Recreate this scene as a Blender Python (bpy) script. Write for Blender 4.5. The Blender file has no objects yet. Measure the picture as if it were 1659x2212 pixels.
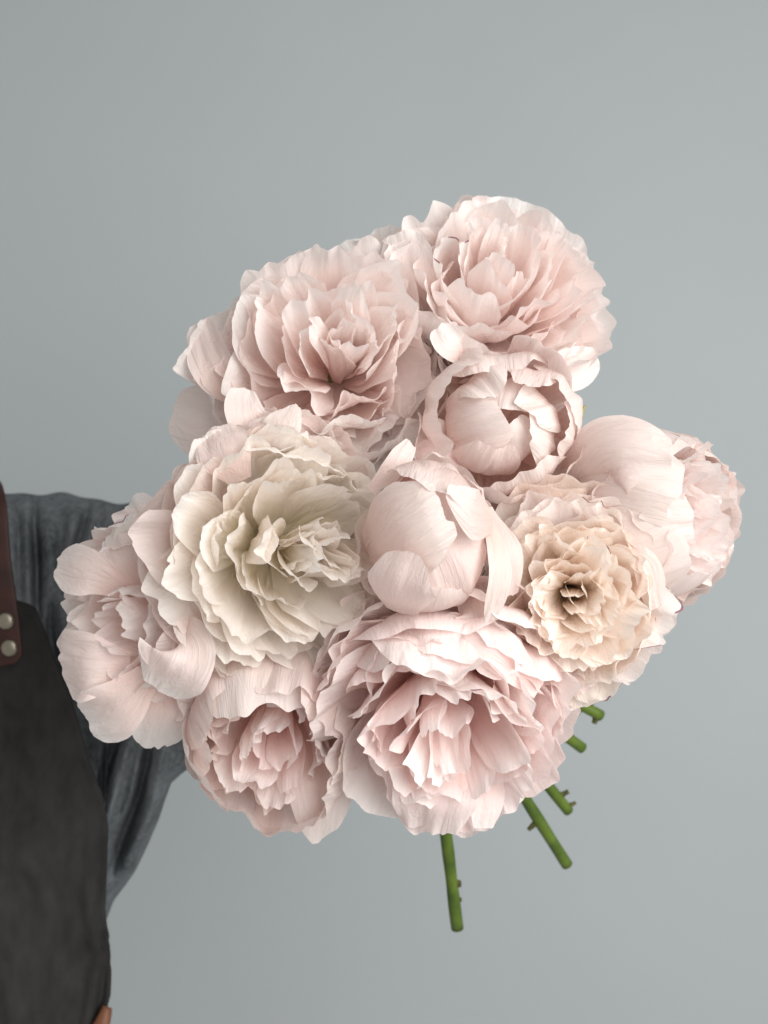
import bpy, math, random
import numpy as np
from mathutils import Vector, Matrix

# ------------------------------------------------------------------ camera
SC = bpy.context.scene
COL = SC.collection
D = 0.62                       # metres from the lens to the bouquet plane (y = 0)
TAN = 0.235 / D                # half width of the picture over distance
CAMZ = 1.36
cam_d = bpy.data.cameras.new('camera'); cam = bpy.data.objects.new('camera', cam_d); COL.objects.link(cam)
cam.location = (0, -D, CAMZ); cam.rotation_euler = (math.radians(90), 0, 0)
cam_d.sensor_fit = 'HORIZONTAL'; cam_d.angle = 2 * math.atan(TAN)
cam_d.clip_start = 0.02; cam_d.clip_end = 50
cam_d.dof.use_dof = True; cam_d.dof.focus_distance = 0.555; cam_d.dof.aperture_fstop = 11.0
SC.camera = cam

# ------------------------------------------------------------------ light
W = bpy.data.worlds.new('World'); SC.world = W; W.use_nodes = True
bg = W.node_tree.nodes['Background']
bg.inputs[0].default_value = (0.93, 0.90, 0.868, 1); bg.inputs[1].default_value = 0.50

def area(name, loc, target, sx, sy, power, col):
    l = bpy.data.lights.new(name, 'AREA'); l.shape = 'RECTANGLE'; l.size = sx; l.size_y = sy
    l.energy = power; l.color = col
    o = bpy.data.objects.new(name, l); COL.objects.link(o); o.location = loc
    o.rotation_euler = (Vector(target) - Vector(loc)).to_track_quat('-Z', 'Y').to_euler()
    return o
area('window_light', (0.90, -1.05, 1.60), (0.0, 0.35, 0.75), 1.5, 1.4, 34, (1.0, 0.98, 0.955))

vs = SC.view_settings
vs.view_transform = 'Standard'; vs.look = 'None'; vs.exposure = 0.05; vs.gamma = 1.0; vs.use_curve_mapping = False
SC.render.engine = 'CYCLES'
SC.cycles.max_bounces = 14; SC.cycles.diffuse_bounces = 9; SC.cycles.transmission_bounces = 6
SC.cycles.use_denoising = True

def at(px, py, y=0.0):
    """picture position (in a 1659 x 2212 picture) and depth -> world point"""
    k = TAN * (D + y) / 829.5
    return Vector(((px - 829.5) * k, y, CAMZ - (py - 1106) * k))
def m_per_px(y): return TAN * (D + y) / 829.5

# ------------------------------------------------------------------ helpers
def tag(o, label=None, cat=None, group=None, kind=None):
    if label: o['label'] = label
    if cat: o['category'] = cat
    if group: o['group'] = group
    if kind: o['kind'] = kind
    return o

def mesh_obj(name, verts, faces, mat, parent=None, uv=None, smooth=True):
    me = bpy.data.meshes.new(name)
    me.from_pydata([tuple(v) for v in verts], [], faces)
    if uv is not None:
        l = me.uv_layers.new(name='UVMap')
        idx = np.empty(len(me.loops), dtype=np.int32); me.loops.foreach_get('vertex_index', idx)
        l.data.foreach_set('uv', np.asarray(uv, dtype=np.float32)[idx].ravel())
    if smooth: me.polygons.foreach_set('use_smooth', [True] * len(me.polygons))
    me.materials.append(mat); me.update()
    o = bpy.data.objects.new(name, me); COL.objects.link(o)
    if parent: o.parent = parent
    return o

def grid_faces(nu, nv, wrap=False):
    f = []
    for j in range(nv - 1):
        for i in range(nu if wrap else nu - 1):
            i2 = (i + 1) % nu
            f.append((j * nu + i, j * nu + i2, (j + 1) * nu + i2, (j + 1) * nu + i))
    return f

def catmull(P, n=80):
    """smooth curve through the points, resampled to even arc length"""
    P = np.asarray(P, float)
    if len(P) < 8:
        E = np.vstack([2 * P[0] - P[1], P, 2 * P[-1] - P[-2]])
        out = []
        for i in range(1, len(E) - 2):
            t = np.linspace(0, 1, 24, endpoint=False)[:, None]
            a, b, c, d = E[i - 1], E[i], E[i + 1], E[i + 2]
            out.append(0.5 * (2 * b + (c - a) * t + (2 * a - 5 * b + 4 * c - d) * t ** 2 + (3 * b - a - 3 * c + d) * t ** 3))
        P = np.vstack(out + [E[-2][None]])
    s = np.r_[0, np.cumsum(np.linalg.norm(np.diff(P, axis=0), axis=1))]
    q = np.linspace(0, s[-1], n)
    return np.stack([np.interp(q, s, P[:, k]) for k in range(P.shape[1])], 1), s[-1]

# ------------------------------------------------------------------ materials
def new_mat(name):
    m = bpy.data.materials.new(name); m.use_nodes = True
    nt = m.node_tree; nt.nodes.clear()
    return m, nt
def N(nt, t, **kw):
    n = nt.nodes.new(t)
    for k, v in kw.items():
        if k.startswith('i_'): n.inputs[k[2:].replace('_', ' ')].default_value = v
        else: setattr(n, k, v)
    return n
def ramp(nt, stops, interp='LINEAR'):
    r = nt.nodes.new('ShaderNodeValToRGB'); r.color_ramp.interpolation = interp
    e = r.color_ramp.elements
    while len(e) < len(stops): e.new(0.5)
    for k, (p, c) in enumerate(stops):
        e[k].position = p; e[k].color = (*c, 1) if len(c) == 3 else c
    return r
def mixc(nt, fac, a, b, mode='MIX'):
    n = nt.nodes.new('ShaderNodeMix'); n.data_type = 'RGBA'; n.blend_type = mode
    L = nt.links
    for s, v in ((n.inputs[0], fac), (n.inputs[6], a), (n.inputs[7], b)):
        if hasattr(v, 'is_output'): L.new(v, s)
        elif isinstance(v, (int, float)): s.default_value = v
        else: s.default_value = (*v, 1)
    return n.outputs[2]
def math_n(nt, op, a, b=0.0, clamp=False):
    n = nt.nodes.new('ShaderNodeMath'); n.operation = op; n.use_clamp = clamp
    for s, v in ((n.inputs[0], a), (n.inputs[1], b)):
        if hasattr(v, 'is_output'): nt.links.new(v, s)
        else: s.default_value = v
    return n.outputs[0]

def petal_mat(name, base, mid, tip, alt, stain=0.06, trans=0.34):
    """satin petal skin: base to tip colour, fine veins, crimson nicks on a few rims"""
    m, nt = new_mat(name); L = nt.links
    out = N(nt, 'ShaderNodeOutputMaterial')
    uv = N(nt, 'ShaderNodeUVMap'); uv.uv_map = 'UVMap'
    sep = N(nt, 'ShaderNodeSeparateXYZ'); L.new(uv.outputs[0], sep.inputs[0])
    tc = N(nt, 'ShaderNodeTexCoord'); oi = N(nt, 'ShaderNodeObjectInfo')
    soft = N(nt, 'ShaderNodeTexNoise', i_Scale=38.0, i_Detail=3.0); L.new(tc.outputs['Object'], soft.inputs['Vector'])
    vv = math_n(nt, 'ADD', sep.outputs[1], math_n(nt, 'MULTIPLY', math_n(nt, 'SUBTRACT', soft.outputs[0], 0.5), 0.45))
    cr = ramp(nt, [(0.0, base), (0.28, base), (0.62, mid), (0.90, tip)]); L.new(vv, cr.inputs[0])
    c1 = mixc(nt, math_n(nt, 'MULTIPLY', oi.outputs['Random'], 0.75), cr.outputs[0], alt)
    # veins: long thin streaks running to the rim
    mp = N(nt, 'ShaderNodeMapping'); mp.inputs['Scale'].default_value = (46, 2.2, 1); L.new(uv.outputs[0], mp.inputs[0])
    rv = N(nt, 'ShaderNodeCombineXYZ'); L.new(math_n(nt, 'MULTIPLY', oi.outputs['Random'], 91.0), rv.inputs[2])
    L.new(rv.outputs[0], mp.inputs['Location'])
    vein = N(nt, 'ShaderNodeTexNoise', i_Scale=1.0, i_Detail=3.0, i_Roughness=0.6); L.new(mp.outputs[0], vein.inputs['Vector'])
    vr = ramp(nt, [(0.35, (0.985, 0.975, 0.975)), (0.6, (1, 1, 1))]); L.new(vein.outputs[0], vr.inputs[0])
    c2 = mixc(nt, 1.0, c1, vr.outputs[0], 'MULTIPLY')
    # crimson nicks on the rim
    mp2 = N(nt, 'ShaderNodeMapping'); mp2.inputs['Scale'].default_value = (3.0, 0.6, 1); L.new(uv.outputs[0], mp2.inputs[0]); L.new(rv.outputs[0], mp2.inputs['Location'])
    nick = N(nt, 'ShaderNodeTexNoise', i_Scale=1.6, i_Detail=4.0); L.new(mp2.outputs[0], nick.inputs['Vector'])
    rim = math_n(nt, 'GREATER_THAN', math_n(nt, 'ADD', sep.outputs[1], math_n(nt, 'MULTIPLY', nick.outputs[0], 0.05)), 1.009)
    some = math_n(nt, 'MULTIPLY', math_n(nt, 'GREATER_THAN', nick.outputs[0], 0.51), math_n(nt, 'LESS_THAN', oi.outputs['Random'], stain))
    c3 = mixc(nt, math_n(nt, 'MULTIPLY', math_n(nt, 'MULTIPLY', rim, some), 0.8), c2, (0.22, 0.012, 0.05))
    # relief
    cri = N(nt, 'ShaderNodeTexNoise', i_Scale=120.0, i_Detail=2.0); L.new(tc.outputs['Object'], cri.inputs['Vector'])
    b1 = N(nt, 'ShaderNodeBump', i_Strength=0.17, i_Distance=0.0012); L.new(math_n(nt, 'MULTIPLY', vein.outputs[0], math_n(nt, 'ADD', 0.35, math_n(nt, 'POWER', sep.outputs[1], 2.5))), b1.inputs['Height'])
    b2 = N(nt, 'ShaderNodeBump', i_Strength=0.22, i_Distance=0.0012); L.new(cri.outputs[0], b2.inputs['Height']); L.new(b1.outputs[0], b2.inputs['Normal'])
    mp3 = N(nt, 'ShaderNodeMapping'); mp3.inputs['Scale'].default_value = (11, 2.6, 1); L.new(uv.outputs[0], mp3.inputs[0]); L.new(rv.outputs[0], mp3.inputs['Location'])
    cre = N(nt, 'ShaderNodeTexNoise', i_Scale=1.0, i_Detail=3.0, i_Roughness=0.55, i_Distortion=0.6); L.new(mp3.outputs[0], cre.inputs['Vector'])
    rid = math_n(nt, 'ABSOLUTE', math_n(nt, 'SUBTRACT', cre.outputs[0], 0.5))
    b3 = N(nt, 'ShaderNodeBump', i_Strength=0.38, i_Distance=0.006); L.new(rid, b3.inputs['Height']); L.new(b2.outputs[0], b3.inputs['Normal']); b2 = b3
    p = N(nt, 'ShaderNodeBsdfPrincipled', i_Roughness=0.46); p.inputs['Specular IOR Level'].default_value = 0.36
    L.new(c3, p.inputs['Base Color']); L.new(b2.outputs[0], p.inputs['Normal'])
    t = N(nt, 'ShaderNodeBsdfTranslucent'); L.new(c3, t.inputs[0]); L.new(b2.outputs[0], t.inputs['Normal'])
    mx = N(nt, 'ShaderNodeMixShader'); mx.inputs[0].default_value = trans
    L.new(p.outputs[0], mx.inputs[1]); L.new(t.outputs[0], mx.inputs[2]); L.new(mx.outputs[0], out.inputs[0])
    return m

def cloth_mat(name, dark, light, scale, streak=(1, 1, 1), bump=0.4, rough=0.95, weave=900.0):
    m, nt = new_mat(name); L = nt.links
    out = N(nt, 'ShaderNodeOutputMaterial'); tc = N(nt, 'ShaderNodeTexCoord')
    mp = N(nt, 'ShaderNodeMapping'); mp.inputs['Scale'].default_value = streak; L.new(tc.outputs['Object'], mp.inputs[0])
    n1 = N(nt, 'ShaderNodeTexNoise', i_Scale=scale, i_Detail=6.0, i_Roughness=0.65); L.new(mp.outputs[0], n1.inputs['Vector'])
    n3 = N(nt, 'ShaderNodeTexNoise', i_Scale=scale * 9, i_Detail=3.0); L.new(mp.outputs[0], n3.inputs['Vector'])
    s = math_n(nt, 'ADD', math_n(nt, 'MULTIPLY', n1.outputs[0], 0.65), math_n(nt, 'MULTIPLY', n3.outputs[0], 0.35))
    cr = ramp(nt, [(0.33, dark), (0.66, light)]); L.new(s, cr.inputs[0])
    n2 = N(nt, 'ShaderNodeTexNoise', i_Scale=weave, i_Detail=2.0); L.new(tc.outputs['Object'], n2.inputs['Vector'])
    b0 = N(nt, 'ShaderNodeBump', i_Strength=0.18, i_Distance=0.003); L.new(n1.outputs[0], b0.inputs['Height'])
    b = N(nt, 'ShaderNodeBump', i_Strength=bump, i_Distance=0.001); L.new(n2.outputs[0], b.inputs['Height']); L.new(b0.outputs[0], b.inputs['Normal'])
    p = N(nt, 'ShaderNodeBsdfPrincipled', i_Roughness=rough); p.inputs['Specular IOR Level'].default_value = 0.12
    L.new(cr.outputs[0], p.inputs['Base Color']); L.new(b.outputs[0], p.inputs['Normal']); L.new(p.outputs[0], out.inputs[0])
    return m

def plain_mat(name, a, b, scale, rough=0.5, metal=0.0, spec=0.4, bump=0.2, streak=(1, 1, 1)):
    m, nt = new_mat(name); L = nt.links
    out = N(nt, 'ShaderNodeOutputMaterial'); tc = N(nt, 'ShaderNodeTexCoord')
    mp = N(nt, 'ShaderNodeMapping'); mp.inputs['Scale'].default_value = streak; L.new(tc.outputs['Object'], mp.inputs[0])
    n1 = N(nt, 'ShaderNodeTexNoise', i_Scale=scale, i_Detail=5.0); L.new(mp.outputs[0], n1.inputs['Vector'])
    cr = ramp(nt, [(0.35, a), (0.65, b)]); L.new(n1.outputs[0], cr.inputs[0])
    bp = N(nt, 'ShaderNodeBump', i_Strength=bump, i_Distance=0.001); L.new(n1.outputs[0], bp.inputs['Height'])
    p = N(nt, 'ShaderNodeBsdfPrincipled', i_Roughness=rough, i_Metallic=metal); p.inputs['Specular IOR Level'].default_value = spec
    L.new(cr.outputs[0], p.inputs['Base Color']); L.new(bp.outputs[0], p.inputs['Normal']); L.new(p.outputs[0], out.inputs[0])
    return m

M_BLUSH = petal_mat('petal_blush', (0.975, 0.80, 0.745), (0.975, 0.877, 0.842), (0.975, 0.952, 0.934), (0.975, 0.866, 0.84), trans=0.42)
M_ROSE = petal_mat('petal_rose', (0.975, 0.80, 0.752), (0.975, 0.88, 0.852), (0.975, 0.95, 0.934), (0.975, 0.87, 0.85), stain=0.0, trans=0.42)
M_PINK = petal_mat('petal_pink', (0.975, 0.755, 0.71), (0.975, 0.845, 0.812), (0.975, 0.94, 0.922), (0.975, 0.835, 0.815), trans=0.42)
M_CREAM = petal_mat('petal_cream', (0.988, 0.94, 0.78), (0.988, 0.952, 0.88), (0.988, 0.968, 0.938), (0.988, 0.935, 0.885), stain=0.05, trans=0.40)
M_PEACH = petal_mat('petal_peach', (0.985, 0.885, 0.73), (0.985, 0.895, 0.80), (0.985, 0.945, 0.89), (0.985, 0.875, 0.80), stain=0.2, trans=0.42)
M_SHELL = petal_mat('petal_shell', (0.89, 0.72, 0.655), (0.89, 0.765, 0.72), (0.90, 0.835, 0.80), (0.89, 0.76, 0.73), stain=0.0, trans=0.40)
M_NICK = petal_mat('petal_nicked', (0.985, 0.885, 0.73), (0.985, 0.895, 0.80), (0.985, 0.945, 0.89), (0.985, 0.875, 0.80), stain=1.1, trans=0.42)
M_STEM = plain_mat('stem_green', (0.045, 0.085, 0.008), (0.095, 0.15, 0.016), 60, rough=0.4, streak=(1, 1, 0.2))
M_STUB = plain_mat('stem_stub_brown', (0.02, 0.022, 0.008), (0.10, 0.10, 0.02), 200, rough=0.8)
M_SEPAL = plain_mat('sepal_green', (0.16, 0.20, 0.05), (0.35, 0.33, 0.14), 90, rough=0.6)
M_CUT = plain_mat('stem_cut', (0.22, 0.30, 0.10), (0.32, 0.36, 0.18), 200, rough=0.8)
M_KNIT = cloth_mat('sweater_melange', (0.056, 0.064, 0.070), (0.195, 0.215, 0.23), 26, (1, 1, 0.8))
M_APRON = cloth_mat('apron_canvas', (0.015, 0.015, 0.0145), (0.044, 0.0435, 0.042), 9, (1, 1, 0.5), bump=0.3, rough=0.8, weave=1500)
M_LEATHER = plain_mat('strap_leather', (0.022, 0.005, 0.003), (0.040, 0.009, 0.005), 70, rough=0.55, bump=0.3)
M_RIVET = plain_mat('rivet_nickel', (0.26, 0.24, 0.19), (0.34, 0.31, 0.25), 60, rough=0.38, metal=0.9, bump=0.05)
M_SKIN = plain_mat('skin', (0.52, 0.30, 0.22), (0.60, 0.36, 0.27), 50, rough=0.5, bump=0.1)
M_TAN = plain_mat('tan_leather', (0.12, 0.045, 0.022), (0.17, 0.065, 0.03), 60, rough=0.5)
M_WALL = plain_mat('wall_paint', (0.424, 0.470, 0.485), (0.434, 0.480, 0.495), 3.0, rough=0.85, spec=0.2, bump=0.0)

# ------------------------------------------------------------------ setting
wy = 1.05
mesh_obj('wall', [(-5, wy, -1.5), (5, wy, -1.5), (5, wy, 4.5), (-5, wy, 4.5)], [(0, 1, 2, 3)], M_WALL, smooth=False)['kind'] = 'structure'

# ------------------------------------------------------------------ petals
NU, NV = 43, 27
FACES = grid_faces(NU, NV)
U1 = np.linspace(-1, 1, NU); V1 = np.linspace(0, 1, NV) ** 0.85
UU, VV = np.meshgrid(U1, V1)

def dome(th, rad=1.0, bulge=0.12, curl=0.0, zc=0.75, squash=0.72, base=0.07):
    """profile that swells out from the calyx and ends on a dome at th degrees from the front"""
    t = math.radians(th)
    tr, tz = rad * math.sin(t), zc + squash * rad * math.cos(t)
    B = np.array([(base, 0.03), (max(0.06, 0.45 * max(tr, 0.3) + bulge), 0.10 + 0.05 * tz + max(0.0, -bulge) * 1.6), (tr + bulge - curl * 0.5, 0.55 * tz + 0.05), (tr + curl, tz)])
    q = np.linspace(0, 1, 40)[:, None]
    return (1 - q) ** 3 * B[0] + 3 * q * (1 - q) ** 2 * B[1] + 3 * q * q * (1 - q) * B[2] + q ** 3 * B[3]

def globe(r, tip, zc=0.95, flare=None, start=168, sq=1.0):
    """profile that follows a globe from the calyx to tip degrees from the front"""
    th = np.radians(np.linspace(start, tip, 40))
    P = np.stack([r * np.sin(th), zc + sq * r * np.cos(th)], 1)
    if flare:                        # roll the rim outward (+) or inward (-)
        k = np.linspace(0, 1, 40)[:, None]; w = np.clip((k - 0.72) / 0.28, 0, 1) ** 2
        P = P + w * flare * np.stack([np.sin(th), np.cos(th)], 1)
    return P

class Bloom:
    def __init__(s, name, px, py, R_px, y, axis, mat, label, seed, zc=0.85, roll=0.0, tall=1.0):
        s.rng = random.Random(seed); s.R = R_px * m_per_px(y); s.mat = mat
        c = at(px, py, y)
        ax = Vector((axis[0], -axis[2], axis[1])).normalized()       # picture right / up / towards lens -> world
        up = Vector((0, 0, 1)); X = up.cross(ax).normalized(); Y = ax.cross(X)
        if X.x < 0: X, Y = -X, -Y
        rot = Matrix((X, Y, ax)).transposed().to_4x4() @ Matrix.Rotation(math.radians(roll), 4, 'Z')
        s.base = c - ax * (zc * s.R)
        s.M = Matrix.Translation(s.base) @ rot
        e = bpy.data.objects.new(name, None); COL.objects.link(e); s.y = y; s.Mfull = s.M @ Matrix.Diagonal((1, tall, 1, 1)); e.matrix_world = s.Mfull; e.empty_display_size = 0.02
        tag(e, label, 'flower', 'peonies of the bouquet'); s.root = e; s.ax = ax; s.n = 0
    def petal(s, az, wid, prof, cup=1.0, ruf=0.05, rag=0.028, rnd=0.22, fine=0.0025, skew=0.0, edge=0.0, twist=0.0, lean=0.0,
              notch=0, taper=0.28, peak=0.72, tipw=0.9, low=0.03, shift=(0, 0, 0), mat=None, label=None, point=0.0, crease=6, cdep=0.034, spine=None, face=(0, 0, 1)):
        r = s.rng; R = s.R
        P, length = catmull(prof if spine is None else spine)
        g = np.random.RandomState(r.randrange(1 << 30))
        ph = g.rand(12) * 6.283
        u, v = UU, VV
        # rim outline
        L = 1 - rnd * np.abs(u) ** 4.0 - point * np.abs(u)
        L = L + rag * (0.8 * np.sin(2.6 * u + ph[0]) + 0.5 * np.sin(5.7 * u + ph[1]) + 0.30 * np.sin(11 * u + ph[2]) + 0.12 * np.sin(21 * u + ph[3]) + 0.04 * g.randn(NU)[None, :])
        for k in range(notch):
            c0 = g.uniform(-0.6, 0.6); L = L - g.uniform(0.04, 0.10) * np.exp(-((u - c0) / g.uniform(0.07, 0.13)) ** 2)
        L = np.minimum(L, 1.0 + rag)
        vv = np.clip(v * L, 0, 1.0)
        # half width along the length
        a = np.clip(vv / peak, 0, 1); wsh = taper + (1 - taper) * (a * a * (3 - 2 * a)) ** 0.8
        b = np.clip((vv - peak) / (1 - peak), 0, 1); wsh = wsh * (1 - (1 - tipw) * b * b)
        wav = 1 + rag * 0.8 * (np.sin(9 * vv + ph[4]) * 0.5 + 0.5 * np.sin(21 * vv + ph[5] + 2 * np.sign(u))) * np.abs(u)
        S = u * wid * wsh * wav + skew * vv ** 2
        if spine is not None:
            return s._sheet(P, u, v, vv, S, ph, g, wid, cup, ruf, fine, low, edge, crease, cdep, face, mat, label)
        ip = vv * (len(P) - 1); i0 = np.clip(ip.astype(int), 0, len(P) - 2); f = ip - i0
        rho = P[i0, 0] * (1 - f) + P[i0 + 1, 0] * f; z = P[i0, 1] * (1 - f) + P[i0 + 1, 1] * f
        T = np.gradient(P, axis=0); T /= np.linalg.norm(T, axis=1)[:, None] + 1e-9
        tr = T[i0, 0] * (1 - f) + T[i0 + 1, 0] * f; tz = T[i0, 1] * (1 - f) + T[i0 + 1, 1] * f
        nr, nz = -tz, tr                                   # inward normal in the meridian plane
        # bend across the petal
        Rc = np.clip(0.35 + 0.65 * rho, 0.3, 1.2) / max(abs(cup), 1e-3) * (1 if cup >= 0 else -1)
        ang = np.clip(S / Rc, -2.2, 2.2)
        lat = Rc * np.sin(ang); inn = Rc * (1 - np.cos(ang))
        inn = inn + s._waves(u, vv, ph, g, ruf, fine, low, edge, crease, cdep) * min(1.0, wid / 0.5)
        x = rho + inn * nr; y = lat; zz = z + inn * nz
        # twist / lean about the base, then turn to the azimuth
        if twist:
            k = math.radians(twist) * vv; x0 = np.interp(vv.ravel(), np.linspace(0, 1, len(P)), P[:, 0]).reshape(vv.shape)
            dx = x - x0; x, y = x0 + dx * np.cos(k) - y * np.sin(k), dx * np.sin(k) + y * np.cos(k)
        if lean:
            k = math.radians(lean); x, zz = x * math.cos(k) + zz * math.sin(k), -x * math.sin(k) + zz * math.cos(k)
        A = math.radians(az); X = x * math.cos(A) - y * math.sin(A); Y = x * math.sin(A) + y * math.cos(A)
        co = np.stack([(X + shift[0]) * R, (Y + shift[1]) * R, (zz + shift[2]) * R], -1).reshape(-1, 3)
        uv = np.stack([0.5 + 0.5 * UU * wid * 1.6, VV], -1).reshape(-1, 2)
        o = mesh_obj('petal', co, FACES, mat or s.mat, s.root, uv)
        if label: o['label'] = label
        s.n += 1
        return o
    def _waves(s, u, vv, ph, g, ruf, fine, low, edge, crease, cdep):
        # waves, pleats and rolled sides
        wt = np.clip(vv, 0, 1) ** 2.2
        side = np.abs(u) ** 3 * vv
        d = ruf * wt * (1.15 * np.sin(2.2 * u + ph[6]) + 0.6 * np.sin(4.6 * u + ph[7] + 1.5 * vv) + 0.30 * vv ** 2 * np.sin(9.5 * u + ph[8] - 2 * vv))
        d = d + ruf * 0.7 * side * np.sin(10 * vv + ph[9] + np.sign(u) * 1.3)
        rim = np.clip((vv - 0.74) / 0.26, 0, 1) ** 1.5
        d = d + ruf * 0.20 * rim * (np.sin(11.5 * u + ph[2] + 2 * vv) + 0.7 * np.sin(18 * u + ph[5]) * np.sin(2.2 * u + ph[0]))
        d = d + fine * vv ** 3 * (np.sin(26 * u + ph[10] + 3 * vv) + 0.7 * np.sin(41 * u + ph[11]))
        d = d + low * np.sin(4.2 * vv + 2.1 * u + ph[3]) * np.sin(3.1 * u - 2.5 * vv + ph[1]) * np.clip(vv * 2, 0, 1)
        d = d + edge * np.clip(np.abs(u) - 0.45, 0, 1) ** 2 * 3 * vv
        for k in range(crease):
            u0, sl = g.uniform(-0.8, 0.8), g.uniform(-0.5, 0.5); v0, vw = g.uniform(0.35, 0.9), g.uniform(0.15, 0.4)
            d = d + g.choice((-1, 1)) * g.uniform(0.3, 1) * cdep * np.exp(-((u * (0.5 + 0.5 * vv) - u0 - sl * (vv - v0)) / g.uniform(0.07, 0.16)) ** 2) * np.exp(-((vv - v0) / vw) ** 2)
        return d
    def _sheet(s, P, u, v, vv, S, ph, g, wid, cup, ruf, fine, low, edge, crease, cdep, face, mat, label):
        """petal swept along a free spine (local, in units of R); face is where its open side looks"""
        T = np.gradient(P, axis=0); T /= np.linalg.norm(T, axis=1)[:, None]
        f3 = np.array(face, float); Bv = np.cross(f3[None, :], T); Bv /= np.linalg.norm(Bv, axis=1)[:, None] + 1e-9
        Nv = np.cross(T, Bv)
        q = np.linspace(0, 1, len(P))
        def I(A): return np.stack([np.interp(vv.ravel(), q, A[:, k]).reshape(vv.shape) for k in range(3)], -1)
        Rc = 0.85 / max(abs(cup), 1e-3) * (1 if cup >= 0 else -1)
        ang = np.clip(S / Rc, -2.2, 2.2); lat = Rc * np.sin(ang); inn = Rc * (1 - np.cos(ang)) + s._waves(u, vv, ph, g, ruf, fine, low, edge, crease, cdep) * min(1.0, wid / 0.6)
        co = ((I(P) + I(Bv) * lat[..., None] + I(Nv) * inn[..., None]) * s.R).reshape(-1, 3)
        uv = np.stack([0.5 + 0.5 * UU * wid * 1.6, VV], -1).reshape(-1, 2)
        o = mesh_obj('petal', co, FACES, mat or s.mat, s.root, uv)
        if label: o['label'] = label
        s.n += 1
        return o
    def at_pic(s, pts, hw, face=(0, 0, 1), cup=0.4, ruf=0.05, **kw):
        """petal whose spine runs through picture points (px, py, depth from the bloom's centre in m)"""
        Mi = s.Mfull.inverted()
        L = [tuple((Mi @ at(x, y, s.y + d)) / s.R) for x, y, d in pts]
        f = Mi.to_3x3() @ Vector((face[0], -face[2], face[1]))
        kw.setdefault('taper', 0.45); kw.setdefault('crease', 6); kw.setdefault('cdep', 0.032); kw.setdefault('peak', 0.6); kw.setdefault('rnd', 0.3)
        return s.petal(0, hw * m_per_px(s.y + pts[1][2]) / s.R, None, cup, ruf, spine=L, face=tuple(f), **kw)
    def ring(s, n, th, wid, rad=1.0, az0=0.0, jaz=14, jth=8, bulge=-0.03, curl=0.0, cup=0.9, ruf=0.08, prof=None, jl=5, js=0.04, off=(0, 0, 0), **kw):
        r = s.rng
        for k in range(n):
            az = az0 + 360.0 * k / n + r.uniform(-jaz, jaz)
            t = max(3, th + r.uniform(-jth, jth)); rd = rad * r.uniform(0.93, 1.07)
            p = dome(t, rd, bulge + r.uniform(-0.09, 0.10), curl + r.choice((-0.06, 0.0, 0.04, 0.08, 0.14))) if prof is None else prof(t, rd)
            k2 = dict(kw); k2.setdefault('skew', r.uniform(-0.12, 0.12)); k2.setdefault('twist', r.uniform(-16, 16))
            k2.setdefault('notch', r.choice((0, 0, 0, 1, 1))); k2.setdefault('lean', r.uniform(-jl, jl))
            k2.setdefault('shift', (off[0] + r.uniform(-js, js), off[1] + r.uniform(-js, js), (off[2] if len(off) > 2 else 0) + r.uniform(-js, js)))
            k2.setdefault('edge', r.choice((-0.12, 0.0, 0.0, 0.12, 0.2)))
            s.petal(az, wid * r.uniform(0.8, 1.25), p, cup * r.uniform(0.6, 1.2), ruf * r.uniform(0.5, 1.5), **k2)

def tube(name, pts, radii, mat, parent, inv, n=14, seg=40, wob=0.0, seed=0, caps=True):
    P, _ = catmull([tuple(p) for p in pts], seg); rad = np.interp(np.linspace(0, 1, seg), np.linspace(0, 1, len(radii)), radii)
    T = np.gradient(P, axis=0); T /= np.linalg.norm(T, axis=1)[:, None]
    ref = np.array([0.31, 0.9, 0.2]); V = []; g = np.random.RandomState(seed); ph = g.rand(3) * 6.28
    for i in range(seg):
        a = np.cross(T[i], ref); a /= np.linalg.norm(a); b = np.cross(T[i], a)
        rr = rad[i] * (1 + wob * math.sin(i * 0.9 + ph[0]) + wob * math.sin(i * 0.37 + ph[1]))
        for k in range(n):
            q = 2 * math.pi * k / n
            V.append(P[i] + rr * (math.cos(q) * a + math.sin(q) * b))
    F = grid_faces(n, seg, True)
    if caps:
        V.append(P[0]); V.append(P[-1]); c0, c1 = len(V) - 2, len(V) - 1
        for k in range(n): F.append((c0, (k + 1) % n, k)); F.append((c1, (seg - 1) * n + k, (seg - 1) * n + (k + 1) % n))
    V = [inv @ Vector(v) for v in V]
    return mesh_obj(name, V, F, mat, parent)

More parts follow.
